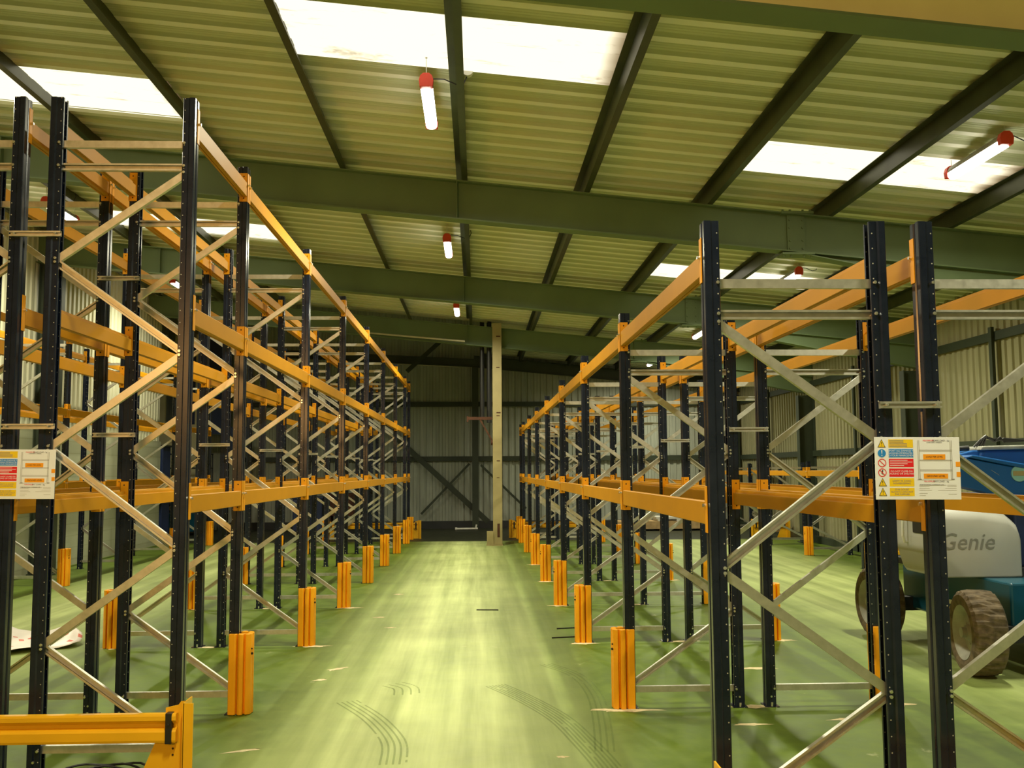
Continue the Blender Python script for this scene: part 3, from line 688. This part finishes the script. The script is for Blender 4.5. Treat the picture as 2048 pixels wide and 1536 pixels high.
# ------------------------------------------------------------------ load signs
FONT = None
def text_mesh(mb, s, size, x, z, mi=0, align='CENTER', shear=0, y=0):
    cu = bpy.data.curves.new('t', 'FONT'); cu.body = s; cu.size = size; cu.align_x = align; cu.align_y = 'CENTER'; cu.shear = shear; cu.resolution_u = 2
    cu.extrude = 0.0
    ob = bpy.data.objects.new('t', cu); COL.objects.link(ob)
    dg = bpy.context.evaluated_depsgraph_get(); me = ob.evaluated_get(dg).to_mesh()
    vs = [(x+v.co.x, y, z+v.co.y) for v in me.vertices]; fs = [tuple(p.vertices) for p in me.polygons]
    mb.add(vs, fs, mi); ob.evaluated_get(dg).to_mesh_clear()
    bpy.data.objects.remove(ob); bpy.data.curves.remove(cu)
def sx(c): return (c-170)/1445*.412
def sz(c): return -(c-208)/1066*.297
def make_sign():
    t = thing('load_sign', '', 'sign')
    MB().box(0, .412, 0, .004, -.297, 0).obj('board', 'white', t, bevel=.001, segs=1)
    def rect(mb, x0, x1, y0, y1, y=-.0006, mi=0): mb.box(sx(x0), sx(x1), y, 0, sz(y1), sz(y0), mi); return mb
    rows = [(318, 'yellow'), (485, 'bluep'), (650, 'redp'), (815, 'redp'), (978, 'yellow'), (1143, 'yellow')]
    txt = [['', '', '', '', ''], ['REPORT ALL DAMAGE TO', 'RACKING IMMEDIATELY', 'TO YOUR MANAGEMENT'], ['', '', '', ''], ['DO NOT CLIMB ON', 'RACKING OR SHELVING'], ['SAFETY IS GOOD', 'HOUSEKEEPING'], ['IF IN DOUBT', 'ALWAYS CONTACT', 'THE SUPPLIER']]
    for (cy, mt), tx in zip(rows, txt):
        p = rect(MB(), 405, 822, cy-70, cy+70).obj('text_panel', mt, t)
        L = MB(); n = len(tx); wm = mt in ('bluep', 'redp')
        for i, s in enumerate(tx):
            yy = cy+(i-(n-1)/2)*(120/max(n, 3))
            if s: text_mesh(L, s, .0118, sx(613), sz(yy), y=-.0012)
            else: rect(L, 420, random.choice((800, 720, 660)), yy-5, yy+5, -.0011)
        L.obj('lettering', 'white' if wm else 'greyink', p)
        c = sx(288), sz(cy)
        if mt == 'yellow':
            tr = MB(); a = .0195
            tr.add([(c[0]-a, -.0008, c[1]-.019), (c[0]+a, -.0008, c[1]-.019), (c[0], -.0008, c[1]+.020)], [(0, 1, 2)], 0)
            a = .0155; tr.add([(c[0]-a, -.0011, c[1]-.0168), (c[0]+a, -.0011, c[1]-.0168), (c[0], -.0011, c[1]+.0155)], [(0, 1, 2)], 1)
            text_mesh(tr, '!', .030, c[0], c[1]-.004, 0, y=-.0014); tr.obj('warning_triangle', ['ink', 'yellow'], t)
        elif mt == 'bluep':
            d = MB().cyl((c[0], -.0008, c[1]), (c[0], 0, c[1]), .0195, 28); text_mesh(d, '!', .042, c[0], c[1], 1, y=-.0012); d.obj('mandatory_disc', ['bluep', 'white'], t)
        else:
            d = MB(); n = 32
            vs = [(c[0]+r*math.cos(2*PI*i/n), -.0008, c[1]+r*math.sin(2*PI*i/n)) for i in range(n) for r in (.0165, .0200)]
            d.add(vs, [(2*i, 2*i+1, (2*i+3) % (2*n), (2*i+2) % (2*n)) for i in range(n)])
            d.sweep([(-.0016, 0), (.0016, 0), (.0016, .0004), (-.0016, .0004)], (c[0]-.0125, -.0012, c[1]+.0125), (c[0]+.0125, -.0012, c[1]-.0125), (.7, 0, .7), (0, 1, 0))
            if cy == 815: d.cyl((c[0]+.001, -.0010, c[1]+.010), (c[0]+.001, -.0008, c[1]+.010), .003, 10, 1); d.sweep([(-.003, 0), (.003, 0), (.003, .0002), (-.003, .0002)], (c[0]+.001, -.001, c[1]+.007), (c[0]-.002, -.001, c[1]-.004), (1, 0, 0), (0, 1, 0), 1); d.sweep([(-.0013, 0), (.0013, 0), (.0013, .0002), (-.0013, .0002)], (c[0]-.002, -.001, c[1]-.004), (c[0]+.004, -.001, c[1]-.011), (1, 0, 0), (0, 1, 0), 1)
            d.obj('prohibition_ring', ['redp', 'ink'], t)
    g = MB()
    for x in (903, 925, 1455, 1478): rect(g, x-3, x+3, 262, 925)
    for y in (428, 448, 598, 613, 765, 785): rect(g, 925, 1480, y-3, y+3)
    rect(g, 880, 1500, 936, 940); rect(g, 895, 950, 920, 936); rect(g, 1455, 1512, 920, 936)
    for yy, w in ((1025, .13), (1050, .05), (1085, .05), (1112, .06), (1165, .04), (1200, .03)): g.box(sx(905), sx(905)+w, -.0006, 0, sz(yy)-.0012, sz(yy))
    for yy, w in ((1025, .045), (1050, .045), (1080, .055), (1112, .09), (1180, .04)): g.box(sx(1540)-w, sx(1540), -.0006, 0, sz(yy)-.0010, sz(yy))
    g.obj('rack_diagram', 'greyink', t)
    for (x0, x1, y0, y1, s, zz) in ((990, 1365, 500, 590, 'LOAD PER LEVEL', .011), (990, 1400, 832, 915, 'GROUND LEVEL', .0125), (1540, 1615, 628, 712, '', 0), (1548, 1615, 803, 885, '', 0)):
        q = rect(MB(), x0, x1, y0, y1, -.0008).obj('load_label', 'orangep', t)
        if s: L = MB(); text_mesh(L, s, zz, sx((x0+x1)/2), sz((y0+y1)/2), y=-.0014); L.obj('lettering', 'ink', q)
    for yy, s2, x in ((268, 'BEAM LOAD - kg', 1060), (965, 'BAY LOAD - kg', 1080)):
        h = MB(); text_mesh(h, 'MAXIMUM', .0112, sx(990), sz(yy), 0, 'LEFT', y=-.0012); text_mesh(h, s2, .0112, sx(1150), sz(yy), 1, 'LEFT', y=-.0012); h.obj('heading', ['redp', 'ink'], t)
    h = MB(); text_mesh(h, '(UNIFORMLY SPREAD)', .0075, sx(1185), sz(298), y=-.0012); text_mesh(h, 'THE RACKING COMPANY LTD', .0085, sx(1120), sz(1022), y=-.0012); h.obj('small_print', 'ink', t)
    return t
s1 = make_sign(); s1.location = (1.893, Y0-.075, 1.926); s1.rotation_euler = (0, math.radians(.4), 0)
s1['label'] = 'white racking load sign with hazard symbols hung on the right racks'
s2 = dup(s1, (-2.958, YK(.5)-.075, 1.922), 'white racking load sign cut by the left edge, hung on the left racks')

# ------------------------------------------------------------------ boom lift
t = thing('boom_lift', 'blue and grey wheeled boom lift parked behind the right racks', 'boom lift', (0, 0, 0))
def wheel(x, y, steer=0):
    R_, W = .365, .27
    w = bpy.data.objects.new('wheel', None)
    prof = [(-.02, .20), (-.06, .215), (-.13, .23), (-.145, .27), (-.140, .315), (-.118, .352), (-.06, .362), (0, .365), (.06, .362), (.118, .352), (.140, .315), (.145, .27), (.13, .23), (.06, .215), (.02, .20)]
    def wob(i, j):
        if j in (5, 6): return -.013 if (i % 4) in (0, 1) and True else 0
        if j in (8, 9): return -.013 if ((i+2) % 4) in (0, 1) else 0
        if j == 7: return -.013 if (i % 4) == 3 else -.004
        return 0
    m_ = MB().lathe(prof, (0, 0, 0), 'x', 96, wob=wob)
    o = m_.obj('wheel', 'tyre', t, loc=(x, y, R_)); o.rotation_euler = (0, 0, steer)
    rm = MB().lathe([(-.10, 0.001), (-.10, .06), (-.075, .07), (-.06, .12), (-.065, .16), (-.115, .195), (-.135, .232), (-.12, .235), (-.05, .21)], (0, 0, 0), 'x', 36)
    for i in range(8): a = i*PI/4; rm.cyl((-.075, .095*math.cos(a), .095*math.sin(a)), (-.055, .095*math.cos(a), .095*math.sin(a)), .010, 6)
    rm.cyl((-.14, 0, 0), (-.08, 0, 0), .045, 14); rm.cyl((.02, 0, 0), (.10, 0, 0), .2, 20)
    rm.obj('rim', 'rim', o, smooth=True, label='dusty grey rim')
    return o
wheel(4.27, 10.34, .0); wheel(4.30, 8.36, -.14); wheel(6.1, 10.34); wheel(6.1, 8.36)
ch = MB(); ch.box(4.60, 5.90, 8.35, 10.5, .30, .78); ch.obj('chassis', 'teal', t, bevel=.02)
ch = MB(); ch.box(4.72, 5.9, 7.72, 8.30, .30, .62); ch.box(4.80, 5.8, 7.95, 8.38, .62, .80); ch.obj('front_bumper', 'blue', t, bevel=.012)
MB().box(4.45, 6.1, 8.29, 8.43, .28, .42).box(4.45, 6.1, 10.27, 10.41, .28, .42).obj('axle', 'blackmetal', t)
for (y0, y1, z0, z1, mt) in ((9.58, 9.80, .54, .70, 'cream'), (9.35, 9.9, .46, .50, 'whiteplastic'), (9.45, 9.68, .37, .43, 'yellow'), (9.3, 9.95, .30, .335, 'whiteplastic')):
    MB().box(4.594, 4.60, y0, y1, z0, z1).obj('decal', mt, t)
MB().box(4.93, 5.13, 7.944, 7.95, .66, .78).obj('warning_decal', 'yellow', t, label='yellow warning sticker')
tt = MB().cyl((5.1, 9.35, .78), (5.1, 9.35, .86), .55, 32); tt.box(4.35, 6.1, 8.98, 10.2, .80, .86); tt.obj('turntable', 'blackmetal', t)
# grey hood: rounded box with a sloping top
hd = MB()
prof = [(8.80, .78), (8.80, 1.30), (8.84, 1.37), (8.93, 1.42), (9.15, 1.46), (9.50, 1.47), (9.62, 1.43), (9.70, 1.30), (9.70, 1.00), (9.58, .82), (9.50, .78)]
hd.add([(4.22, y, z) for y, z in prof]+[(4.27 if z > 1.4 else 4.22, y, z) for y, z in prof], [])
hd.v = []; hd.f = []; hd.m = []
n = len(prof); xs_ = [(4.20, 1., 0), (4.205, 1, 0), (4.60, 1, -.005), (4.86, 1, -.05), (4.955, 1, -.13), (4.97, 1, -.2)]
rings = []
for x, k_, dz in xs_:
    sh = .03 if x in (4.20,) else 0
    rings.append([(x, y+(sh if y < 9.2 else -sh), z+(dz if z > 1.2 else 0)+(sh if z < 1 else -sh if z > 1.3 else 0)) for y, z in prof])
vs = [q for r in rings for q in r]; fs = [(i*n+j, i*n+(j+1) % n, (i+1)*n+(j+1) % n, (i+1)*n+j) for i in range(len(rings)-1) for j in range(n)]
fs += [tuple(range(n)), tuple(range(len(vs)-n, len(vs)))[::-1]]
hd.add(vs, fs); hd.obj('hood', 'grey', t, bevel=.018, smooth=True, segs=3)
L = MB(); text_mesh(L, 'Genie', .215, 4.455, 1.10, shear=.25, y=8.789); L.obj('raised_lettering', 'letter', t, label='raised grey lettering on hood')
MB().box(4.19, 4.2, 9.05, 9.30, 1.16, 1.40).obj('intake', 'black', t); MB().tube([(4.19, 9.42, 1.42), (4.15, 9.42, 1.38), (4.15, 9.43, 1.12), (4.17, 9.44, 1.06), (4.2, 9.44, 1.06)], .014, 8).obj('handle', 'whiteplastic', t)
MB().box(4.19, 4.2, 9.32, 9.42, 1.36, 1.44).obj('sticker', 'yellow', t)
MB().cyl((4.56, 9.05, 1.452), (4.56, 9.05, 1.475), .045, 14).obj('filler_cap', 'black', t)
MB().box(5.0, 6.2, 8.95, 10.2, .86, 1.52).obj('side_body', 'navy', t, bevel=.02)
# booms
def arm(pts, y0, y1, name, mat, bev=.012): return MB().sweep(pts, (0, y0, 0), (0, y1, 0), (1, 0, 0), (0, 0, 1)).obj(name, mat, t, bevel=bev)
arm([(4.42, 1.83), (4.60, 1.87), (5.40, 1.72), (6.9, 1.45), (6.9, 1.12), (5.6, 1.36), (5.13, 1.46), (4.55, 1.60), (4.40, 1.66)], 9.0, 9.22, 'lower_boom', 'blue')
arm([(4.60, 1.875), (4.64, 1.90), (6.9, 1.50), (6.9, 1.45), (5.4, 1.715)], 8.97, 9.30, 'boom_flange', 'blue')
arm([(4.62, 1.90), (4.80, 1.945), (6.9, 1.98), (6.9, 1.58), (5.4, 1.79)], 9.26, 9.50, 'upper_boom', 'blue')
arm([(4.84, 1.945), (4.86, 1.985), (6.9, 2.03), (6.9, 1.98)], 9.2, 9.55, 'boom_cover', 'rim')
arm([(4.80, 1.80), (4.86, 1.93), (4.89, 1.92), (4.85, 1.79)], 9.22, 9.26, 'gusset', 'blue')
MB().cyl((5.09, 8.985, 1.72), (5.09, 9.0, 1.72), .075, 28).obj('round_emblem', 'tealdisc', t, label='pale teal round emblem')
MB().box(5.03, 5.16, 8.982, 8.986, 1.70, 1.745).obj('emblem_bar', 'cream', t)
MB().cyl((4.47, 8.99, 1.76), (4.47, 9.0, 1.76), .012, 10).cyl((4.48, 8.99, 1.69), (4.48, 9.0, 1.69), .01, 10).cyl((4.48, 8.99, 1.665), (4.48, 9.0, 1.665), .01, 10).obj('pin', 'bolt', t)
MB().sweep([(-.03, -.004), (.03, -.004), (.03, .004), (-.03, .004)], (4.85, 8.994, 1.74), (4.88, 8.994, 1.72), (.8, 0, -.5), (0, 1, 0)).obj('sticker', 'whiteplastic', t)
for k_ in range(4):
    MB().tube([(4.83+.03*k_, 9.3, 1.98), (4.90+.02*k_, 9.3, 2.05+.01*k_), (4.96+.03*k_, 9.32, 2.09-.02*k_), (5.05+.02*k_, 9.33, 2.03+.015*k_), (5.15, 9.34, 2.06-.01*k_), (5.4, 9.34, 2.04)], .010, 6).obj('hose', 'black', t)
MB().tube([(4.44, 9.02, 1.62), (4.46, 8.98, 1.52), (4.50, 8.98, 1.45)], .012, 8).obj('hose', 'blue', t)
MB().cyl((4.55, 9.35, 1.95), (4.80, 9.35, 1.97), .025, 12).obj('cylinder', 'black', t)

# ------------------------------------------------------------------ loose things
# crumpled printed film
gx, gy = 26, 18; mb = MB(); outl = []
for j in range(gy):
    for i in range(gx):
        u, v = i/(gx-1), j/(gy-1)
        x = -5.30+1.15*u+.10*math.sin(5*v)-.25*v; y = 9.42+1.60*v*(1-.45*u*u)+.75*u+.06*math.sin(9*u)
        z = .012+.05*abs(math.sin(7*u+3*v))*abs(math.sin(5*v+2*u))+(.14*max(0, 1-abs(u-.88)*5)*max(0, 1-abs(v-.45)*2.2))+(.10*max(0, 1-abs(v-.93)*5)*max(0, 1-abs(u-.35)*3))
        mb.v.append((x, y, z))
for j in range(gy-1):
    for i in range(gx-1):
        a = j*gx+i; mb.f.append((a, a+1, a+gx+1, a+gx)); mb.m.append(1 if random.random() < .05 else 0)
o = mb.obj('plastic_film', ['litter', 'pred'], smooth=True)
tag(o, 'crumpled white plastic film with red print lying on the floor at left', 'plastic sheet')
sub = o.modifiers.new('s', 'SOLIDIFY'); sub.thickness = .003
# dust around drilled feet
dm = MB()
def blob(x, y, rx, ry, a0=0, mb=dm):
    n = 18; ph = random.random()*6
    pts = [(x+rx*(1+.35*math.sin(3*t+ph)+.2*math.sin(7*t+2*ph))*math.cos(t)*math.cos(a0)-ry*(1+.3*math.sin(2*t+ph))*math.sin(t)*math.sin(a0),
            y+rx*(1+.35*math.sin(3*t+ph))*math.cos(t)*math.sin(a0)+ry*(1+.3*math.sin(5*t+ph))*math.sin(t)*math.cos(a0), .001) for t in [2*PI*i/n for i in range(n)]]
    mb.add(pts+[(x, y, .008)], [(i, (i+1) % n, n) for i in range(n)])
blob(XR-.02, YK(1)-.09, .20, .045); blob(XR-.22, YK(1)-.06, .10, .03)
for k_ in (2, 3, 4, 5): blob(XR-.06, YK(k_)-.07, .13, .06)
for k_ in (1, 2, 3, 4): blob(XR+.95, YK(k_)-.03, .17, .05); blob(XR+2.0, YK(k_)-.03, .13, .06)
for k_ in (1, 2, 3): blob(XL-.95, YK(k_)-.04, .14, .04); blob(XL-1.9, YK(k_)-.04, .10, .05)
for k_ in (2, 3): blob(XL+.12, YK(k_)-.06, .16, .05)
for p_ in ((-1.28, 9.0, .10, .04, .8), (-1.35, 8.55, .06, .03, .5), (-1.2, 12.1, .07, .03, 0), (-1.15, 14.3, .07, .04, 0), (-1.0, 11.3, .06, .03, .3), (-1.5, 6.45, .12, .02, .4), (1.9, 6.9, .12, .03, 0), (2.6, 7.0, .10, .03, .2), (2.5, 8.8, .16, .05, 0), (.52, 6.2, .035, .02, 0)): blob(*p_)
o = dm.obj('drilling_dust', 'dust'); o['kind'] = 'stuff'; tag(o, 'pale drilling dust scattered on the floor around the rack feet', 'dust', kind='stuff')
# curved tyre marks: part of the floor
def track(pts, w, n, lines=6):
    P = [Vector((x, y, 0)) for x, y in pts]; fine = []
    for i in range(len(P)-1):
        p0 = P[max(i-1, 0)]; p1 = P[i]; p2 = P[i+1]; p3 = P[min(i+2, len(P)-1)]
        for k in range(8):
            t_ = k/8; fine.append(.5*((2*p1)+(-p0+p2)*t_+(2*p0-5*p1+4*p2-p3)*t_*t_+(-p0+3*p1-3*p2+p3)*t_**3))
    fine.append(P[-1]); mb = MB()
    for l in range(lines):
        off = (l/(lines-1)-.5)*w; hw = .007
        for i in range(len(fine)-1):
            if random.random() < .03: continue
            a, b = fine[i], fine[i+1]; d = (b-a).normalized(); nn = Vector((-d.y, d.x, 0))
            mb.add([a+nn*(off-hw)+Vector((0, 0, .0012)), b+nn*(off-hw)+Vector((0, 0, .0012)), b+nn*(off+hw)+Vector((0, 0, .0012)), a+nn*(off+hw)+Vector((0, 0, .0012))], [(0, 1, 2, 3)])
    mb.obj('tyre_mark', 'mark', floor)
track([(.14, 8.25), (.35, 7.8), (.58, 7.15), (.70, 6.5), (.78, 5.9), (.8, 5.3)], .17, 6, 7)
track([(.62, 9.1), (.85, 8.6), (.92, 7.9), (.88, 7.1), (.80, 6.3)], .12, 5, 4)
track([(-1.02, 7.75), (-.75, 7.2), (-.56, 6.6), (-.52, 6.1)], .16, 5, 5)
track([(-.72, 8.35), (-.60, 8.2), (-.57, 7.95)], .2, 4, 4)
# thin sticks
for i, (x, y, a_) in enumerate(((1.02, 11.1, .25), (.92, 10.5, .2), (.12, 12.6, -.1))):
    o = MB().box(-.14, .14, -.006, .006, 0, .012).obj('cable_offcut', 'black', loc=(x, y, 0)); o.rotation_euler = (0, 0, a_)
    tag(o, ['thin black offcut on the floor beside the right rack, farther of two', 'thin black offcut on the floor beside the right rack, nearer of two', 'thin black offcut lying in the middle of the aisle'][i], 'offcut', 'offcuts on the aisle floor')
o = MB().cyl((0, 0, 0), (.62, .05, 0), .03, 10).cyl((0, 0, 0), (-.06, 0, 0), .045, 10).cyl((.55, .04, 0), (.58, .04, .12), .025, 8).obj('pipe_offcut', 'whiteplastic', loc=(-.62, 29.4, .045), smooth=True)
tag(o, 'pale grey pipe lying on the floor before the rear wall', 'pipe')
# far left corner: blue cabinet, scissor lift, crates
t = thing('cabinet', 'tall dark blue steel cabinet at the end of the left wall', 'cabinet', (-8.2, 25.1, 0))
MB().box(-.28, .28, -.3, .3, 0, 2.42).obj('body', 'navy', t, bevel=.01); MB().box(-.26, .26, -.315, -.30, .08, 2.35).obj('door', 'navy', t, bevel=.004); MB().box(-.32, .32, -.34, .34, 2.42, 2.47).obj('top', 'black', t)
t = thing('scissor_lift', 'small blue scissor lift with black guard rails in the far left corner', 'scissor lift', (-8.45, 28.4, 0))
MB().box(-.75, .75, -.4, .4, .10, .62).obj('base', 'teal', t, bevel=.02); MB().box(-.55, -.42, -.41, -.40, .15, .55).box(-.1, .1, -.41, -.40, .45, .58).obj('decal', 'yellow', t)
g = MB()
for xx in (-.7, 0, .7):
    for yy in (-.35, .35): g.cyl((xx, yy, .9), (xx, yy, 2.3), .022, 8)
for zz in (1.45, 1.9, 2.3):
    for yy in (-.35, .35): g.cyl((-.72, yy, zz), (.72, yy, zz), .02, 8)
    for xx in (-.7, .7): g.cyl((xx, -.35, zz), (xx, .35, zz), .02, 8)
g.obj('guard_rail', 'blackmetal', t); MB().box(-.75, .75, -.38, .38, .86, .92).obj('platform', 'blackmetal', t)
s_ = MB()
for a_ in (-1, 1): s_.sweep([(-.03, -.03), (.03, -.03), (.03, .03), (-.03, .03)], (-.6*a_, -.2*a_, .62), (.6*a_, -.2*a_, .86), (0, 0, 1), (0, 1, 0))
s_.obj('scissor_arm', 'blackmetal', t)
for xx in (-.55, .55):
    for yy in (-.38, .38): MB().cyl((xx, yy-.05, .13), (xx, yy+.05, .13), .13, 20).obj('wheel', 'black', t)
t = thing('stand', 'black pedestal with a blue top standing by the scissor lift', 'stand', (-7.0, 28.9, 0))
MB().cyl((0, 0, 0), (0, 0, 2.4), .07, 12).obj('pole', 'black', t); MB().box(-.25, .25, -.15, .15, 2.4, 3.1).obj('head', 'navy', t, bevel=.02); MB().cyl((0, 0, 0), (0, 0, .04), .3, 20).obj('base', 'black', t)
t = thing('storage_crate', 'navy blue storage crate behind the left racks', 'crate', (-4.9, 28.7, 0))
MB().box(-.42, .42, -.4, .4, .08, 1.0).obj('body', 'navy', t, bevel=.02); MB().box(-.45, .45, -.43, .43, 1.0, 1.06).obj('lid', 'navy', t, bevel=.01); MB().box(-.4, .4, -.38, .38, 0, .08).obj('skid', 'black', t)
t = thing('red_trolley', 'dark red trolley behind the left racks beside the navy crate', 'trolley', (-3.95, 28.6, 0))
MB().box(-.36, .36, -.3, .3, .5, 1.15).box(-.36, .36, -.3, .3, .14, .2).obj('box', 'rust', t, bevel=.01)
for xx in (-.3, .3):
    MB().cyl((xx, -.2, .07), (xx, -.14, .07), .07, 14).obj('wheel', 'black', t); MB().box(xx-.02, xx+.02, -.28, .28, .14, .55).obj('post', 'rust', t)
# timber stack right rear
for i, (x0, x1, y, z, h_) in enumerate(((4.0, 6.7, 28.8, 0, .28), (4.3, 5.0, 28.8, .28, .20), (5.2, 6.5, 28.8, .28, .12))):
    mb = MB(); 
    for k_ in range(4): mb.box(x0, x1, y-.45+.23*k_, y-.45+.23*k_+.20, z+.06, z+h_)
    for xx in (x0+.1, (x0+x1)/2, x1-.1): mb.box(xx-.05, xx+.05, y-.45, y+.44, z, z+.06)
    o = mb.obj('timber_pack', 'wood' if i == 0 else 'whiteplastic'); tag(o, ['long pack of pale timber on the floor before the rear wall at right', 'white carton pack on the timber, left one', 'flat white carton pack on the timber, right one'][i], 'pack', 'packs by the rear wall')

# ------------------------------------------------------------------ camera
PITCH, YAW, ROLL, H, F = .08896, .03578, -.0059, 1.7768, 1940.
cy, sy, cp, sp_ = math.cos(YAW), math.sin(YAW), math.cos(PITCH), math.sin(PITCH)
Fv = Vector((sy*cp, cy*cp, sp_)); Rv = Vector((cy, -sy, 0)); Uv = Rv.cross(Fv)
c_, s_ = math.cos(ROLL), math.sin(ROLL); R2 = Rv*c_+Uv*s_; U2 = -Rv*s_+Uv*c_
cam = bpy.data.cameras.new('camera'); cam.sensor_width = 36; cam.lens = F/2048*36; cam.clip_start = .05; cam.clip_end = 200
co = bpy.data.objects.new('camera', cam); COL.objects.link(co)
mw = Matrix((R2, U2, -Fv)).transposed().to_4x4(); mw.translation = (0, 0, H); co.matrix_world = mw
sc.camera = co

# ------------------------------------------------------------------ light
LAMP, SKY, WARM, EXPO = 12., 2.6, 190., 0.0
for n in MT['lamp'].node_tree.nodes:
    if n.type == 'EMISSION': n.inputs[1].default_value = LAMP
w = bpy.data.worlds.new('world'); sc.world = w; w.use_nodes = True
w.node_tree.nodes['Background'].inputs[0].default_value = (.8, .9, 1, 1); w.node_tree.nodes['Background'].inputs[1].default_value = .3
def area(name, loc, target, size, power, col):
    l = bpy.data.lights.new(name, 'AREA'); l.size = size; l.energy = power; l.color = col
    o = bpy.data.objects.new(name, l); COL.objects.link(o); o.location = loc
    o.rotation_euler = (Vector(target)-Vector(loc)).to_track_quat('-Z', 'Y').to_euler()
area('warm_fill', (-3.2, -2.6, 3.3), (-2.5, 8, 2.0), .5, WARM, (1, .50, .14))  # added unseen fill behind the camera, warms the left rack bracing
sc.view_settings.view_transform = 'Standard'; sc.view_settings.look = 'None'
sc.view_settings.gamma = 1; sc.view_settings.use_curve_mapping = False
sc.view_settings.exposure = EXPO
sc.cycles.max_bounces = 8; sc.cycles.diffuse_bounces = 5; sc.cycles.glossy_bounces = 3
sc.cycles.sample_clamp_indirect = 6
sc.cycles.use_denoising = True
